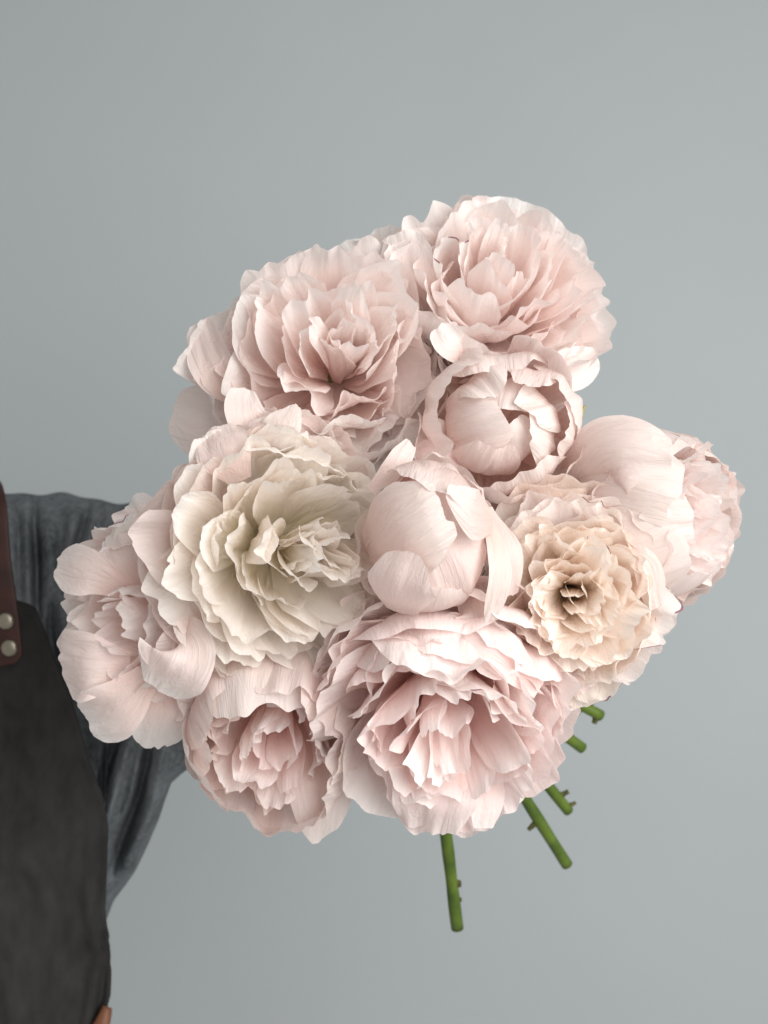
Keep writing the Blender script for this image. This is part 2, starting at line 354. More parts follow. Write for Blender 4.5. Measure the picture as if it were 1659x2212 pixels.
GRIP = at(870, 1345, 0.135)
def stem(b, end, gx=0.0, gz=0.0, gy=0.0, r=0.0040, stubs=(), bend=0.0):
    """stem from the calyx through the fist to its cut end; stubs are (t along the free end, side)"""
    inv = b.Mfull.inverted()
    g = GRIP + Vector((gx, gy, gz)); e = end
    p0 = b.base + b.ax * 0.03 * b.R
    p1 = b.base - b.ax * 0.028
    p2 = p1.lerp(g, 0.55) + Vector((0, 0.012, 0))
    k = g.lerp(e, 0.5) + Vector((bend, 0, 0))
    st = tube('stem', [p0, p1, p2, g, k, e], [r * 1.25, r, r * 0.95, r, r * 1.05, r * 1.12], M_STEM, b.root, inv, seg=60, wob=0.03, seed=b.n)
    C, _ = catmull([tuple(p) for p in (p0, p1, p2, g, k, e)], 240); i0 = int(np.argmin(np.linalg.norm(C - np.array(g), axis=1)))
    for (t, side, ln, rr) in stubs:
        i = int(i0 + t * (len(C) - 1 - i0)); q = Vector(C[min(i, len(C) - 1)]); dirv = (Vector(C[min(i + 1, len(C) - 1)]) - Vector(C[min(i + 1, len(C) - 1) - 4])).normalized(); s3 = dirv.cross(Vector((0, 1, 0))).normalized() * -side
        a = q - dirv * 0.002; c = q + s3 * (r + ln) + dirv * ln * 0.3 
        tube('stub', [a, q + s3 * r * 0.8, c], [rr * 1.3, rr * 1.1, rr * 0.8], M_STUB, st, inv, n=8, seg=10, wob=0.08, seed=int(t * 99))
    # calyx: receptacle and sepals
    tube('calyx', [b.base - b.ax * 0.012, b.base, b.base + b.ax * 0.05 * b.R], [r * 1.2, r * 2.2, r * 2.0], M_SEPAL, b.root, inv, n=12, seg=12)
    for k in range(4):
        o = b.petal(40 + 90 * k + b.rng.uniform(-20, 20), 0.22, [(0.05, -0.08), (0.3, -0.12), (0.52, 0.0), (0.66, 0.18)], 0.8, 0.04, mat=M_SEPAL, point=0.3); o.name = 'sepal'
    return st

# ------------------------------------------------------------------ the bouquet
def wide(b, *specs, **kw):
    """single petals: (azimuth, half width, tip angle, reach, swell, curl[, options])"""
    for s in specs:
        o = dict(kw); o.update(s[6] if len(s) > 6 else {})
        b.petal(s[0], s[1], dome(s[2], s[3], s[4], s[5]), o.pop('cup', 0.7), o.pop('ruf', 0.06), **o)

# 1 tall open peony at the top
b = Bloom('peony', 1065, 612, 208, 0.02, (0.12, 0.42, 0.9), M_BLUSH, 'large open blush peony, topmost flower of the bouquet', 11)
b.ring(8, 104, 0.58, 1.10, az0=10, cup=0.6)
b.ring(9, 89, 0.50, 1.06, az0=30, cup=0.7)
b.ring(9, 76, 0.50, 1.03, az0=5, cup=0.8)
b.ring(8, 63, 0.46, 1.0, az0=22)
b.ring(7, 50, 0.42, 0.99, az0=0)
b.ring(7, 38, 0.36, 0.97, az0=20)
b.ring(6, 26, 0.28, 0.95, az0=0, js=0.06)
b.ring(6, 13, 0.17, 0.92, az0=0, js=0.06)
wide(b, (238, 0.95, 62, 1.02, 0.28, 0.05, dict(fine=0.012)), (285, 0.8, 74, 1.05, 0.25, 0.02, dict(fine=0.014)), (322, 0.60, 88, 1.2, 0.15, 0.1), (340, 0.55, 100, 1.25, 0.1, 0.1), (95, 0.4, 84, 1.16, 0.1, -0.05), (150, 0.5, 88, 1.1, 0.15, 0.1))
b.at_pic([(1100, 800, 0.01), (1220, 800, 0.0), (1290, 770, 0.01)], 50, (0.2, 0.1, 1), -0.3, 0.05)
b.at_pic([(930, 690, 0.0), (885, 590, -0.012), (862, 505, 0.0)], 62, (-0.5, 0.3, 1), 0.4, 0.06)
b.at_pic([(1020, 790, -0.02), (975, 745, -0.036), (945, 705, -0.034)], 36, (-0.2, 0.4, 1), 1.2, 0.05, edge=0.2)
stem(b, at(1228, 1752, 0.215), 0.008, 0.004, 0.0, stubs=((0.93, -1, 0.006, 0.0022), (0.985, -1, 0.005, 0.0018)))

# 2 open peony on the upper left
b = Bloom('peony', 715, 765, 226, 0.0, (0.05, 0.16, 0.98), M_BLUSH, 'large open blush peony above the creamy one, next to the topmost flower', 23)
b.ring(8, 104, 0.58, 1.10, az0=0, cup=0.6)
b.ring(10, 90, 0.50, 1.06, az0=20, cup=0.7)
b.ring(9, 78, 0.52, 1.03, az0=8, cup=0.8)
b.ring(8, 65, 0.47, 1.0, az0=28)
b.ring(8, 52, 0.42, 0.99, az0=0)
b.ring(7, 39, 0.35, 0.97, az0=20)
b.ring(6, 27, 0.28, 0.94, az0=0, js=0.06)
b.ring(7, 15, 0.19, 0.9, az0=30, js=0.06, off=(0.08, 0, 0.1))
b.ring(5, 5, 0.14, 0.82, az0=30, js=0.06, off=(0.1, 0, 0.15))
wide(b, (176, 0.45, 90, 1.27, 0.1, 0.12, dict(cup=1.0, edge=0.25, ruf=0.1)), (208, 0.62, 86, 1.18, 0.25, 0.0), (255, 0.5, 66, 1.1, 0.2, 0.1), (290, 0.55, 74, 1.1, 0.2, 0.1), (330, 0.6, 80, 1.08, 0.2, 0.0))
b.at_pic([(560, 890, 0.025), (470, 810, 0.0), (424, 692, 0.012)], 48, (-0.4, 0.7, 1), 0.8, 0.12, mat=M_SHELL)
b.at_pic([(575, 985, -0.01), (530, 910, -0.03), (520, 838, -0.026)], 46, (0.4, 0.3, 1), 1.3, 0.05, edge=0.15, mat=M_SHELL)
b.at_pic([(585, 990, -0.01), (600, 940, -0.036), (640, 868, -0.034)], 50, (-0.3, -0.2, 1), -0.5, 0.05, point=0.2, mat=M_SHELL)
b.at_pic([(540, 965, 0.015), (450, 915, 0.02), (368, 892, 0.035)], 78, (-0.2, 0, 1), -0.3, 0.015, rag=0.01, mat=M_SHELL, crease=1)
wide(b, (238, 0.5, 60, 1.05, 0.35, 0.0), (262, 0.5, 64, 1.0, 0.35, 0.0), (300, 0.5, 66, 1.02, 0.3, 0.05), (345, 0.6, 74, 1.1, 0.3, 0.0), (285, 0.34, 44, 1.0, 0.25, 0.05), (15, 0.6, 78, 1.12, 0.25, 0.0), crease=5, cdep=0.035)
stem(b, at(1000, 1660, 0.21), -0.008, 0.006, 0.004)

# 3 cup with a closed globe inside
b = Bloom('peony', 1078, 915, 160, -0.02, (0.06, 0.06, 1), M_SHELL, 'cup shaped shell pink peony holding a closed globe of petals', 31, zc=0.95)
for az, r, tp, w in ((75, 0.58, 10, 0.5), (300, 0.60, 8, 0.5), (195, 0.70, 4, 0.62), (250, 0.72, 30, 0.5), (20, 0.74, 16, 0.42), (335, 0.8, 24, 0.42), (120, 0.76, 26, 0.42), (60, 0.85, 34, 0.4)):
    b.petal(az, w, globe(r, tp), 1.0, 0.05, rag=0.035, rnd=0.3, twist=12, crease=6, cdep=0.04)
for az, r, tp, w, fl, ed in ((95, 1.0, 50, 0.8, -0.16, 0.1), (25, 1.05, 52, 0.62, -0.08, 0.15), (350, 1.04, 50, 0.45, 0.0, 0.2), (295, 1.0, 50, 0.7, 0.0, 0), (255, 1.05, 62, 0.8, 0.0, 0), (180, 1.02, 56, 0.55, 0.05, 0.1), (145, 1.06, 54, 0.6, 0.0, 0.1), (318, 1.12, 66, 0.75, 0.05, 0), (205, 1.12, 68, 0.6, 0.08, 0), (50, 1.12, 62, 0.6, 0.05, 0)):
    b.petal(az, w, globe(r, tp, flare=fl), 0.95, 0.08, rag=0.035, rnd=0.2, edge=ed, crease=6, cdep=0.04, skew=b.rng.uniform(-0.2, 0.2))
wide(b, (232, 0.7, 92, 1.4, 0.2, 0.0), (262, 0.6, 88, 1.15, 0.3, 0.0), (290, 0.6, 90, 1.1, 0.3, 0.0), (215, 0.4, 80, 1.25, 0.2, 0.0))
b.at_pic([(1010, 1010, 0.02), (935, 965, 0.0), (868, 930, 0.012)], 62, (-0.2, 0.2, 1), -0.3, 0.06)
b.at_pic([(1000, 1040, 0.0), (930, 1000, -0.012), (885, 985, 0.0)], 60, (-0.2, 0.2, 1), -0.3, 0.06, mat=M_PINK)
iv = b.Mfull.inverted()
tube('petal', [at(1228, 985, 0.012), at(1232, 945, 0.008), at(1234, 915, 0.006), at(1238, 888, 0.006)], [0.0012, 0.0034, 0.0030, 0.0014], M_PINK, b.root, iv, n=10, seg=24, wob=0.07, seed=3)
tube('sepal', [at(1236, 960, 0.014), at(1244, 920, 0.011), at(1252, 896, 0.010), at(1266, 875, 0.010)], [0.0016, 0.0026, 0.0030, 0.0006], M_SEPAL, b.root, iv, n=8, seg=20, wob=0.1, seed=5)
stem(b, at(1020, 1640, 0.2), 0.004, -0.006, -0.004)

# 4 cream peony
b = Bloom('peony', 580, 1192, 236, -0.045, (0.36, -0.04, 0.93), M_CREAM, 'creamy white peony with a yellowish heart of small crowded petals', 49)
b.ring(8, 106, 0.66, 1.08, az0=0, cup=0.6, ruf=0.05, mat=M_SHELL)
b.ring(10, 90, 0.44, 1.04, az0=10, cup=0.8, ruf=0.05, mat=M_SHELL)
b.ring(12, 80, 0.34, 1.04, az0=0, ruf=0.05, rnd=0.3, off=(0.05, 0))
b.ring(13, 69, 0.30, 1.02, az0=12, ruf=0.06, rnd=0.3, off=(0.10, 0))
b.ring(13, 58, 0.28, 1.0, az0=0, ruf=0.06, rnd=0.3, off=(0.16, 0))
b.ring(12, 47, 0.27, 0.98, az0=14, ruf=0.06, rnd=0.3, off=(0.22, 0), js=0.06, jl=8)
b.ring(10, 36, 0.25, 0.97, az0=0, ruf=0.07, rnd=0.3, off=(0.27, 0), js=0.08, jl=9)
b.ring(9, 25, 0.23, 0.96, az0=16, ruf=0.08, rnd=0.3, off=(0.31, 0, 0.1), js=0.10, jl=12)
b.ring(8, 14, 0.20, 0.95, az0=0, ruf=0.08, rnd=0.3, off=(0.34, 0, 0.15), js=0.12, jl=16, cup=1.2)
b.ring(5, 5, 0.17, 0.9, az0=0, ruf=0.08, rnd=0.3, off=(0.34, 0, 0.2), js=0.12, jl=16, cup=1.2)
wide(b, (112, 0.55, 92, 1.02, 0.1, 0.1, dict(mat=M_SHELL)), (295, 0.5, 88, 1.15, 0.1, 0.1), (330, 0.5, 80, 1.12, 0.1, 0.1), (5, 0.5, 84, 1.1, 0.1, 0.1), ruf=0.035)
wide(b, (70, 0.7, 64, 1.0, 0.2, 0.0), (56, 0.75, 76, 1.12, 0.15, 0.05), (44, 0.7, 88, 1.24, 0.15, 0.1, dict(mat=M_SHELL)), (74, 0.55, 86, 1.06, 0.15, 0.05, dict(mat=M_BLUSH)), (62, 0.7, 92, 1.2, 0.15, 0.05, dict(mat=M_BLUSH)), (38, 0.6, 94, 1.2, 0.15, 0.05, dict(mat=M_BLUSH)), ruf=0.07, fine=0.008, crease=6, cdep=0.03)
b.at_pic([(520, 1040, 0.0), (485, 980, -0.012), (462, 925, 0.0)], 62, (-0.2, 0.4, 1), -0.3, 0.04, mat=M_SHELL)
b.at_pic([(800, 1060, -0.03), (850, 1010, -0.035), (890, 955, -0.03)], 26, (0.4, 0.3, 1), 0.4, 0.04, mat=M_SHELL)
wide(b, (285, 0.4, 84, 1.12, 0.25, 0.05), (255, 0.4, 80, 1.08, 0.2, 0.05), (310, 0.42, 70, 1.1, 0.25, 0.1), (20, 0.55, 62, 1.08, 0.3, 0.0), (345, 0.55, 66, 1.1, 0.3, 0.0))
stem(b, at(960, 1620, 0.2), -0.01, -0.004, 0.0)

# 5 closed bud in the middle
b = Bloom('peony', 928, 1168, 134, -0.07, (0.06, 0.06, 1), M_SHELL, 'round half closed shell pink bud between the cream and peach peonies', 53, zc=0.95, tall=1.2)
for az, r, tp, w, fl, ruf in ((330, 0.86, 4, 0.9, 0, 0.02), (210, 0.89, 10, 0.95, 0, 0.02), (75, 0.9, 6, 0.85, 0, 0.02), (300, 0.93, -8, 0.85, 0, 0.03),
                         (258, 0.97, 40, 0.95, 0.0, 0.02), (85, 1.03, 58, 0.85, 0.03, 0.05), (150, 1.02, 60, 0.7, 0.0, 0.03)):
    b.petal(az, w, globe(r, tp, flare=fl), 1.0, ruf, rag=0.03, rnd=0.3, low=0.02, crease=7, cdep=0.045)
b.at_pic([(806, 1215, 0.0), (852, 1165, -0.039), (915, 1125, -0.051), (968, 1095, -0.050)], 98, (-0.1, 0, 1), -0.85, 0.03, rag=0.04, fine=0.010, crease=7, cdep=0.04, taper=0.7)
b.at_pic([(1066, 1130, -0.012), (1022, 1105, -0.044), (968, 1052, -0.050)], 48, (0.3, 0.1, 1), -0.6, 0.04, point=0.15)
b.at_pic([(955, 1000, 0.012), (945, 1010, -0.03), (925, 1050, -0.050)], 112, (0, 0.3, 1), -0.8, 0.05, crease=4, cdep=0.03)
b.at_pic([(868, 1325, -0.006), (868, 1275, -0.041), (898, 1198, -0.053)], 84, (-0.1, -0.1, 1), -0.85, 0.03, edge=0.1, point=0.1)
b.at_pic([(1045, 1098, 0.0), (1076, 1190, -0.016), (1080, 1260, -0.018), (1056, 1345, -0.008)], 31, (0.5, 0, 1), -0.4, 0.10, taper=0.3)
b.at_pic([(1050, 1098, 0.008), (1098, 1200, -0.004), (1103, 1290, 0.004)], 38, (0.5, 0, 1), -0.3, 0.10)
b.at_pic([(1000, 1290, 0.01), (1020, 1330, 0.0), (1005, 1375, 0.01)], 40, (0.2, -0.4, 1), -0.3, 0.07)
wide(b, (8, 0.45, 92, 1.1, 0.25, 0.0), (306, 0.45, 108, 1.2, 0.2, 0.0), (190, 0.6, 100, 1.12, 0.25, 0.0), (240, 0.6, 104, 1.08, 0.25, 0.0), (95, 0.6, 76, 1.08, 0.25, 0.0), (30, 0.5, 84, 1.1, 0.2, 0))
stem(b, at(1258, 1616, 0.2), 0.006, 0.0, -0.006)

# 6 peach peony
b = Bloom('peony', 1238, 1285, 190, -0.05, (-0.08, 0.0, 1), M_PEACH, 'peach cream peony with a small hollow ruffled heart', 61)
b.ring(8, 104, 0.54, 1.12, az0=0, cup=0.6, mat=M_BLUSH)
b.ring(10, 91, 0.48, 1.06, az0=22, cup=0.7, mat=M_BLUSH)
b.ring(9, 79, 0.50, 1.02, az0=0, mat=M_BLUSH)
b.ring(8, 68, 0.48, 0.98, az0=20)
b.ring(7, 56, 0.46, 0.95, az0=0, ruf=0.05, bulge=-0.2)
b.ring(8, 45, 0.34, 0.92, az0=10, ruf=0.09, curl=0.06, bulge=-0.20, jth=5)
b.ring(8, 35, 0.29, 0.90, az0=30, ruf=0.09, curl=0.06, bulge=-0.18, jth=5, off=(0, 0, 0.04))
b.ring(8, 26, 0.24, 0.86, az0=0, ruf=0.09, curl=0.06, bulge=-0.15, jth=4, off=(0, 0, 0.08))
b.ring(6, 17, 0.18, 0.80, az0=20, ruf=0.09, curl=0.05, bulge=-0.10, off=(0, 0, 0.08))
b.ring(4, 8, 0.13, 0.60, az0=0, ruf=0.06, cup=0.8, bulge=-0.03, off=(0, 0, 0.1))
b.petal(15, 0.7, dome(56, 0.98, 0.3, 0), 1.0, 0.03)
wide(b, (268, 0.55, 100, 1.26, 0.1, 0.1), (250, 0.55, 96, 1.22, 0.1, 0.1), (290, 0.5, 98, 1.14, 0.1, 0.1), (88, 0.6, 96, 1.28, 0.1, 0.1), (110, 0.6, 92, 1.2, 0.15, 0.1), (225, 0.5, 90, 1.15, 0.1, 0.1))
wide(b, (95, 0.42, 52, 0.95, 0.0, 0.0, dict(mat=M_NICK)), (170, 0.45, 84, 1.05, 0.2, 0.0, dict(mat=M_NICK)), (200, 0.45, 86, 1.05, 0.2, 0.0, dict(mat=M_NICK)), (318, 0.45, 72, 1.0, 0.2, 0.0, dict(mat=M_NICK)))
stem(b, at(1298, 1546, 0.2), 0.002, 0.008, 0.004, stubs=((0.90, 1, 0.004, 0.0024), (0.93, -1, 0.003, 0.0024), (0.985, 1, 0.004, 0.0024)))

# 7 bud facing right
b = Bloom('peony', 1398, 1112, 190, 0.0, (0.52, -0.02, 0.85), M_SHELL, 'pale pink globe peony turned sideways, just behind the peach cream one', 71, zc=0.95)
for az, r, tp, w, fl in ((158, 0.98, 30, 0.8, 0.0), (212, 1.0, 26, 0.8, 0.0), (108, 0.98, 48, 0.75, 0.0), (260, 0.98, 36, 0.65, 0.0), (60, 0.97, 54, 0.6, 0.03), (10, 0.97, 44, 0.55, 0.04), (310, 0.98, 58, 0.65, 0.03), (185, 0.95, 16, 0.5, 0.0), (335, 1.02, 58, 0.6, 0.05), (35, 1.02, 60, 0.6, 0.05), (285, 1.02, 62, 0.6, 0.05)):
    b.petal(az, w, globe(r, tp, flare=fl), 1.0, 0.05, rag=0.03, rnd=0.25, low=0.02, crease=6, cdep=0.03)
b.ring(9, 66, 0.46, 1.0, az0=0, ruf=0.08, off=(0, 0, 0.30))
b.ring(8, 54, 0.42, 0.98, az0=20, ruf=0.08, mat=M_ROSE, off=(0, 0, 0.32))
b.ring(8, 42, 0.36, 0.96, az0=0, ruf=0.09, mat=M_ROSE, off=(0, 0, 0.34))
b.ring(7, 30, 0.30, 0.94, az0=20, ruf=0.09, mat=M_ROSE, off=(0, 0, 0.34))
b.ring(6, 18, 0.22, 0.9, az0=0, ruf=0.09, mat=M_ROSE, off=(0, 0, 0.34))
b.ring(4, 7, 0.16, 0.85, az0=0, ruf=0.09, mat=M_ROSE, off=(0, 0, 0.34))
wide(b, (285, 0.55, 88, 1.14, 0.3, 0), (330, 0.5, 80, 1.12, 0.3, 0), (250, 0.5, 96, 1.15, 0.3, 0), (30, 0.5, 70, 1.08, 0.3, 0), (355, 0.45, 76, 1.1, 0.3, 0.05), (75, 0.4, 60, 1.04, 0.3, 0.05))
b.at_pic([(1330, 1180, -0.055), (1392, 1215, -0.066), (1420, 1312, -0.05)], 34, (0.2, -0.1, 1), -0.4, 0.03, rag=0.01)
b.at_pic([(1240, 1090, 0.0), (1320, 1000, -0.045), (1450, 1000, -0.053)], 112, (-0.2, 0.1, 1), -0.85, 0.03, crease=7, cdep=0.035, taper=0.6)
stem(b, at(1225, 1868, 0.21), 0.012, -0.006, 0.0, stubs=((0.80, 1, 0.007, 0.0022),), r=0.0043)

# 8 left peony
b = Bloom('peony', 300, 1345, 190, 0.0, (-0.5, -0.12, 0.85), M_BLUSH, 'loose blush peony with big folded petals against the grey sleeve', 83)
b.ring(8, 102, 0.58, 1.16, az0=0, cup=0.6, ruf=0.09)
b.ring(8, 86, 0.52, 1.08, az0=20, cup=0.7, ruf=0.09)
b.ring(8, 70, 0.46, 1.03, az0=0, ruf=0.09)
b.ring(7, 54, 0.42, 1.0, az0=30, ruf=0.08)
b.ring(6, 38, 0.36, 0.95, az0=0, ruf=0.08)
b.ring(5, 20, 0.26, 0.9, az0=0, ruf=0.08)
wide(b, (0, 0.6, 58, 1.05, 0.3, 0.0), (330, 0.6, 66, 1.1, 0.3, 0.05), (20, 0.35, 70, 1.1, 0.3, 0.05, dict(edge=0.25)), (300, 0.6, 80, 1.15, 0.2, 0.05), (100, 0.6, 76, 1.15, 0.2, 0.05), (60, 0.6, 80, 1.2, 0.2, 0.05))
b.at_pic([(400, 1365, -0.025), (378, 1420, -0.055), (335, 1486, -0.04)], 92, (-0.1, -0.2, 1), -0.6, 0.03)
b.at_pic([(478, 1468, -0.02), (405, 1330, -0.042), (340, 1225, -0.032)], 34, (0.6, 0.3, 1), 0.8, 0.05, edge=0.15)
b.at_pic([(490, 1440, -0.01), (430, 1330, -0.03), (360, 1225, -0.02)], 36, (0.7, 0.3, 1), -0.6, 0.05)
b.at_pic([(330, 1280, -0.01), (280, 1195, -0.02), (245, 1138, 0.0)], 70, (-0.2, 0.3, 1), 0.3, 0.06)
b.at_pic([(340, 1220, 0.01), (310, 1130, 0.01), (285, 1082, 0.025)], 48, (-0.2, 0.3, 1), 0.3, 0.06)
b.at_pic([(280, 1280, -0.01), (195, 1238, -0.02), (120, 1222, -0.0)], 55, (-0.4, 0.1, 1), 0.3, 0.06)
b.at_pic([(280, 1440, -0.01), (190, 1440, -0.02), (130, 1430, 0.0)], 80, (-0.4, 0, 1), 0.3, 0.06)
b.at_pic([(380, 1440, -0.005), (352, 1545, -0.012), (320, 1618, 0.0)], 58, (0, -0.3, 1), -0.3, 0.05, notch=2)
b.at_pic([(320, 1460, -0.02), (250, 1530, -0.022), (185, 1560, -0.005)], 70, (-0.2, -0.3, 1), 0.3, 0.05)
wide(b, (340, 0.62, 40, 1.0, 0.35, 0.0, dict(mat=M_SHELL)), (20, 0.5, 52, 1.05, 0.35, 0.0), (260, 0.5, 60, 1.1, 0.3, 0.05), (200, 0.5, 66, 1.1, 0.25, 0.05), (150, 0.5, 70, 1.12, 0.25, 0.05))
stem(b, at(930, 1600, 0.2), -0.014, 0.002, 0.002)

# 9 drooping globe at the bottom
b = Bloom('peony', 590, 1585, 178, -0.015, (0.03, -0.30, 0.95), M_SHELL, 'nodding globe peony with a hooded top petal under the creamy one', 97, zc=0.95, tall=1.1)
for az, r, tp, w, fl in ((100, 1.0, 38, 0.8, 0.0), (72, 1.03, 50, 0.6, 0.03), (150, 1.03, 50, 0.6, 0.0), (40, 1.0, 46, 0.5, 0.05), (200, 1.03, 48, 0.6, 0.0), (245, 1.03, 52, 0.6, 0.0), (290, 1.03, 54, 0.6, 0.02), (335, 1.03, 46, 0.55, 0.03), (12, 1.05, 54, 0.5, 0.05), (175, 0.97, 46, 0.5, 0.0), (355, 0.97, 48, 0.4, 0.0)):
    b.petal(az, w, globe(r, tp, flare=fl), 1.0, 0.06, rag=0.045, rnd=0.2)
op = lambda t, r: dome(t, 0.92 * r, 0.05, 0.02, zc=0.9, squash=0.72)
b.ring(8, 54, 0.36, 1.0, az0=0, ruf=0.09, prof=op)
b.ring(7, 42, 0.32, 1.0, az0=20, ruf=0.09, mat=M_BLUSH, prof=op)
b.ring(6, 29, 0.28, 0.95, az0=0, ruf=0.09, mat=M_PINK, prof=op)
b.ring(5, 14, 0.22, 0.8, az0=0, ruf=0.09, mat=M_PINK, prof=op)
b.at_pic([(660, 1560, 0.03), (690, 1700, 0.0), (680, 1820, 0.01)], 82, (0.2, -0.2, 1), -0.3, 0.05, point=0.22)
wide(b, (250, 0.5, 86, 1.1, 0.3, 0.0), (220, 0.5, 80, 1.1, 0.3, 0.0), (325, 0.5, 88, 1.2, 0.3, 0.0), (0, 0.5, 80, 1.16, 0.3, 0.05), (40, 0.5, 76, 1.12, 0.3, 0.0))
stem(b, at(940, 1590, 0.2), -0.006, -0.012, 0.004)

# 10 big pink peony at the bottom
b = Bloom('peony', 962, 1558, 250, -0.045, (0.0, -0.38, 0.92), M_PINK, 'widest ruffled pink peony lowest in the bouquet, facing down', 101)
b.ring(8, 102, 0.55, 1.08, az0=0, cup=0.6, ruf=0.08)
b.ring(10, 89, 0.48, 1.04, az0=20, cup=0.7, ruf=0.08)
b.ring(9, 77, 0.50, 1.02, az0=0, cup=0.9, ruf=0.09)
b.ring(9, 64, 0.45, 1.0, az0=18, ruf=0.09)
b.ring(8, 51, 0.40, 0.98, az0=0, ruf=0.09)
b.ring(7, 38, 0.34, 0.95, az0=22, ruf=0.09)
b.ring(8, 26, 0.22, 0.92, az0=0, ruf=0.09)
b.ring(6, 13, 0.17, 0.88, az0=0, ruf=0.09)
wide(b, (80, 0.6, 50, 1.0, 0.3, 0.0), (110, 0.55, 56, 1.0, 0.3, 0.0), (50, 0.5, 60, 1.02, 0.3, 0.0), (100, 0.75, 66, 1.05, 0.3, 0.05), (65, 0.6, 76, 1.1, 0.25, 0.05), (55, 0.5, 90, 1.2, 0.2, 0.05), (130, 0.5, 80, 1.1, 0.25, 0.1), (155, 0.4, 72, 1.12, 0.2, 0.1), (175, 0.4, 80, 1.15, 0.2, 0.1), (145, 0.5, 96, 1.2, 0.2, 0.0), (270, 0.7, 90, 1.14, 0.15, 0.1), (300, 0.5, 96, 1.16, 0.15, 0.1))
b.at_pic([(930, 1310, 0.015), (930, 1385, -0.03), (925, 1460, -0.046)], 130, (0, 0.2, 1), -0.5, 0.06, fine=0.004)
b.at_pic([(1165, 1490, -0.02), (1085, 1410, -0.03), (1000, 1345, -0.02)], 52, (0.3, 0.3, 1), -0.3, 0.04)
b.at_pic([(1150, 1450, 0.0), (1090, 1370, -0.008), (1060, 1300, 0.0)], 55, (0.3, 0.3, 1), -0.3, 0.04)
b.at_pic([(950, 1580, 0.02), (940, 1715, -0.012), (925, 1800, 0.0)], 92, (0, -0.3, 1), -0.3, 0.10, fine=0.006)
b.at_pic([(1020, 1600, 0.02), (1050, 1720, 0.0), (1045, 1790, 0.0)], 45, (0.2, -0.3, 1), -0.3, 0.07)
stem(b, at(988, 2005, 0.19), 0.0, -0.014, -0.004, stubs=((0.84, -1, 0.0025, 0.0028), (0.90, -1, 0.0015, 0.0024)), r=0.0046, bend=0.006)

# 11 half hidden behind the two upper ones
b = Bloom('peony', 815, 605, 145, 0.075, (-0.25, 0.5, 0.83), M_BLUSH, 'shaded peony half hidden behind the two uppermost blooms', 113)
b.ring(6, 98, 0.6, 1.1, az0=0, cup=0.7)
b.ring(6, 80, 0.5, 1.05, az0=20, cup=0.8)
b.ring(6, 60, 0.45, 1.0, az0=0)
b.ring(5, 42, 0.38, 0.95, az0=20)
stem(b, at(980, 1640, 0.22), 0.0, 0.012, 0.008)

# ------------------------------------------------------------------ the person
person = bpy.data.objects.new('person', None); COL.objects.link(person); person.location = at(-200, 2450, 0.33)
tag(person, 'person in grey melange sweater and dark canvas apron, arm stretched behind the bouquet', 'person')
bpy.context.view_layer.update()
PI = person.matrix_world.inverted()
def pm(name, V, F, mat, parent=None, **k):
    o = mesh_obj(name, [PI @ Vector(v) for v in V], F, mat, person, **k)
    if parent: o.parent = parent
    return o

def lerp_tab(tab, x):
    a = np.array(tab, float); return np.interp(x, a[:, 0], a[:, 1])
TOP = [(-620, 1230), (-480, 1110), (-330, 1050), (-200, 1030), (-60, 1048), (0, 1062), (60, 1064), (150, 1070), (225, 1080), (300, 1086), (430, 1112), (560, 1152), (700, 1205), (775, 1232)]
BOT = [(-620, 2900), (-480, 3300), (150, 3300), (190, 3280), (205, 3200), (216, 2900), (230, 1985), (245, 1948), (268, 1918), (292, 1880), (320, 1826), (343, 1772), (357, 1726), (370, 1690), (432, 1644), (520, 1588), (650, 1530), (775, 1478)]
YC = [(-620, 0.38), (-200, 0.335), (150, 0.33), (260, 0.30), (430, 0.235), (600, 0.185), (775, 0.155)]
HD = [(-620, 0.06), (-420, 0.12), (150, 0.12), (260, 0.085), (430, 0.062), (600, 0.05), (775, 0.036)]
# folds in the cloth: line, depth (m, + sinks away from the lens), breadth (px)
FOLDS = [([(76, 1080), (74, 1140), (80, 1220), (80, 1310), (88, 1350)], 0.022, 9), ([(58, 1080), (60, 1300)], -0.010, 12), ([(98, 1075), (100, 1150), (112, 1230), (105, 1330)], -0.012, 14),
         ([(190, 1095), (184, 1125), (160, 1195), (140, 1260)], 0.018, 9), ([(207, 1070), (202, 1120), (190, 1190), (170, 1260)], -0.012, 10),
         ([(128, 1085), (135, 1150), (128, 1240)], 0.010, 12), ([(250, 1085), (240, 1140), (232, 1200)], 0.010, 12), ([(112, 1300), (108, 1360), (118, 1420), (150, 1500)], 0.020, 10),
         ([(136, 1300), (140, 1380), (165, 1480)], -0.012, 14), ([(265, 1560), (250, 1605), (228, 1665), (214, 1720)], 0.030, 13), ([(285, 1560), (262, 1660), (238, 1750), (226, 1800)], -0.016, 13),
         ([(330, 1590), (318, 1650), (300, 1722), (275, 1785), (238, 1885)], 0.034, 12), ([(352, 1660), (330, 1750), (285, 1840), (245, 1915)], -0.014, 16),
         ([(360, 1690), (385, 1672), (430, 1650), (470, 1630)], 0.010, 9), ([(370, 1560), (350, 1640), (330, 1700)], -0.010, 16), ([(300, 1640), (283, 1720), (255, 1800)], -0.008, 9),
         ([(22, 1075), (40, 1130), (44, 1300)], 0.012, 9), ([(150, 1072), (158, 1110), (150, 1180)], -0.007, 10)]
def seg_dist(px, py, line):
    d = np.full(px.shape, 1e9); tt = np.zeros(px.shape); n = len(line) - 1
    for k in range(n):
        (ax, ay), (bx, by) = line[k], line[k + 1]; vx, vy = bx - ax, by - ay
        t = np.clip(((px - ax) * vx + (py - ay) * vy) / (vx * vx + vy * vy), 0, 1)
        e = np.hypot(px - ax - t * vx, py - ay - t * vy); m = e < d
        d = np.where(m, e, d); tt = np.where(m, (k + t) / n, tt)
    return d, tt
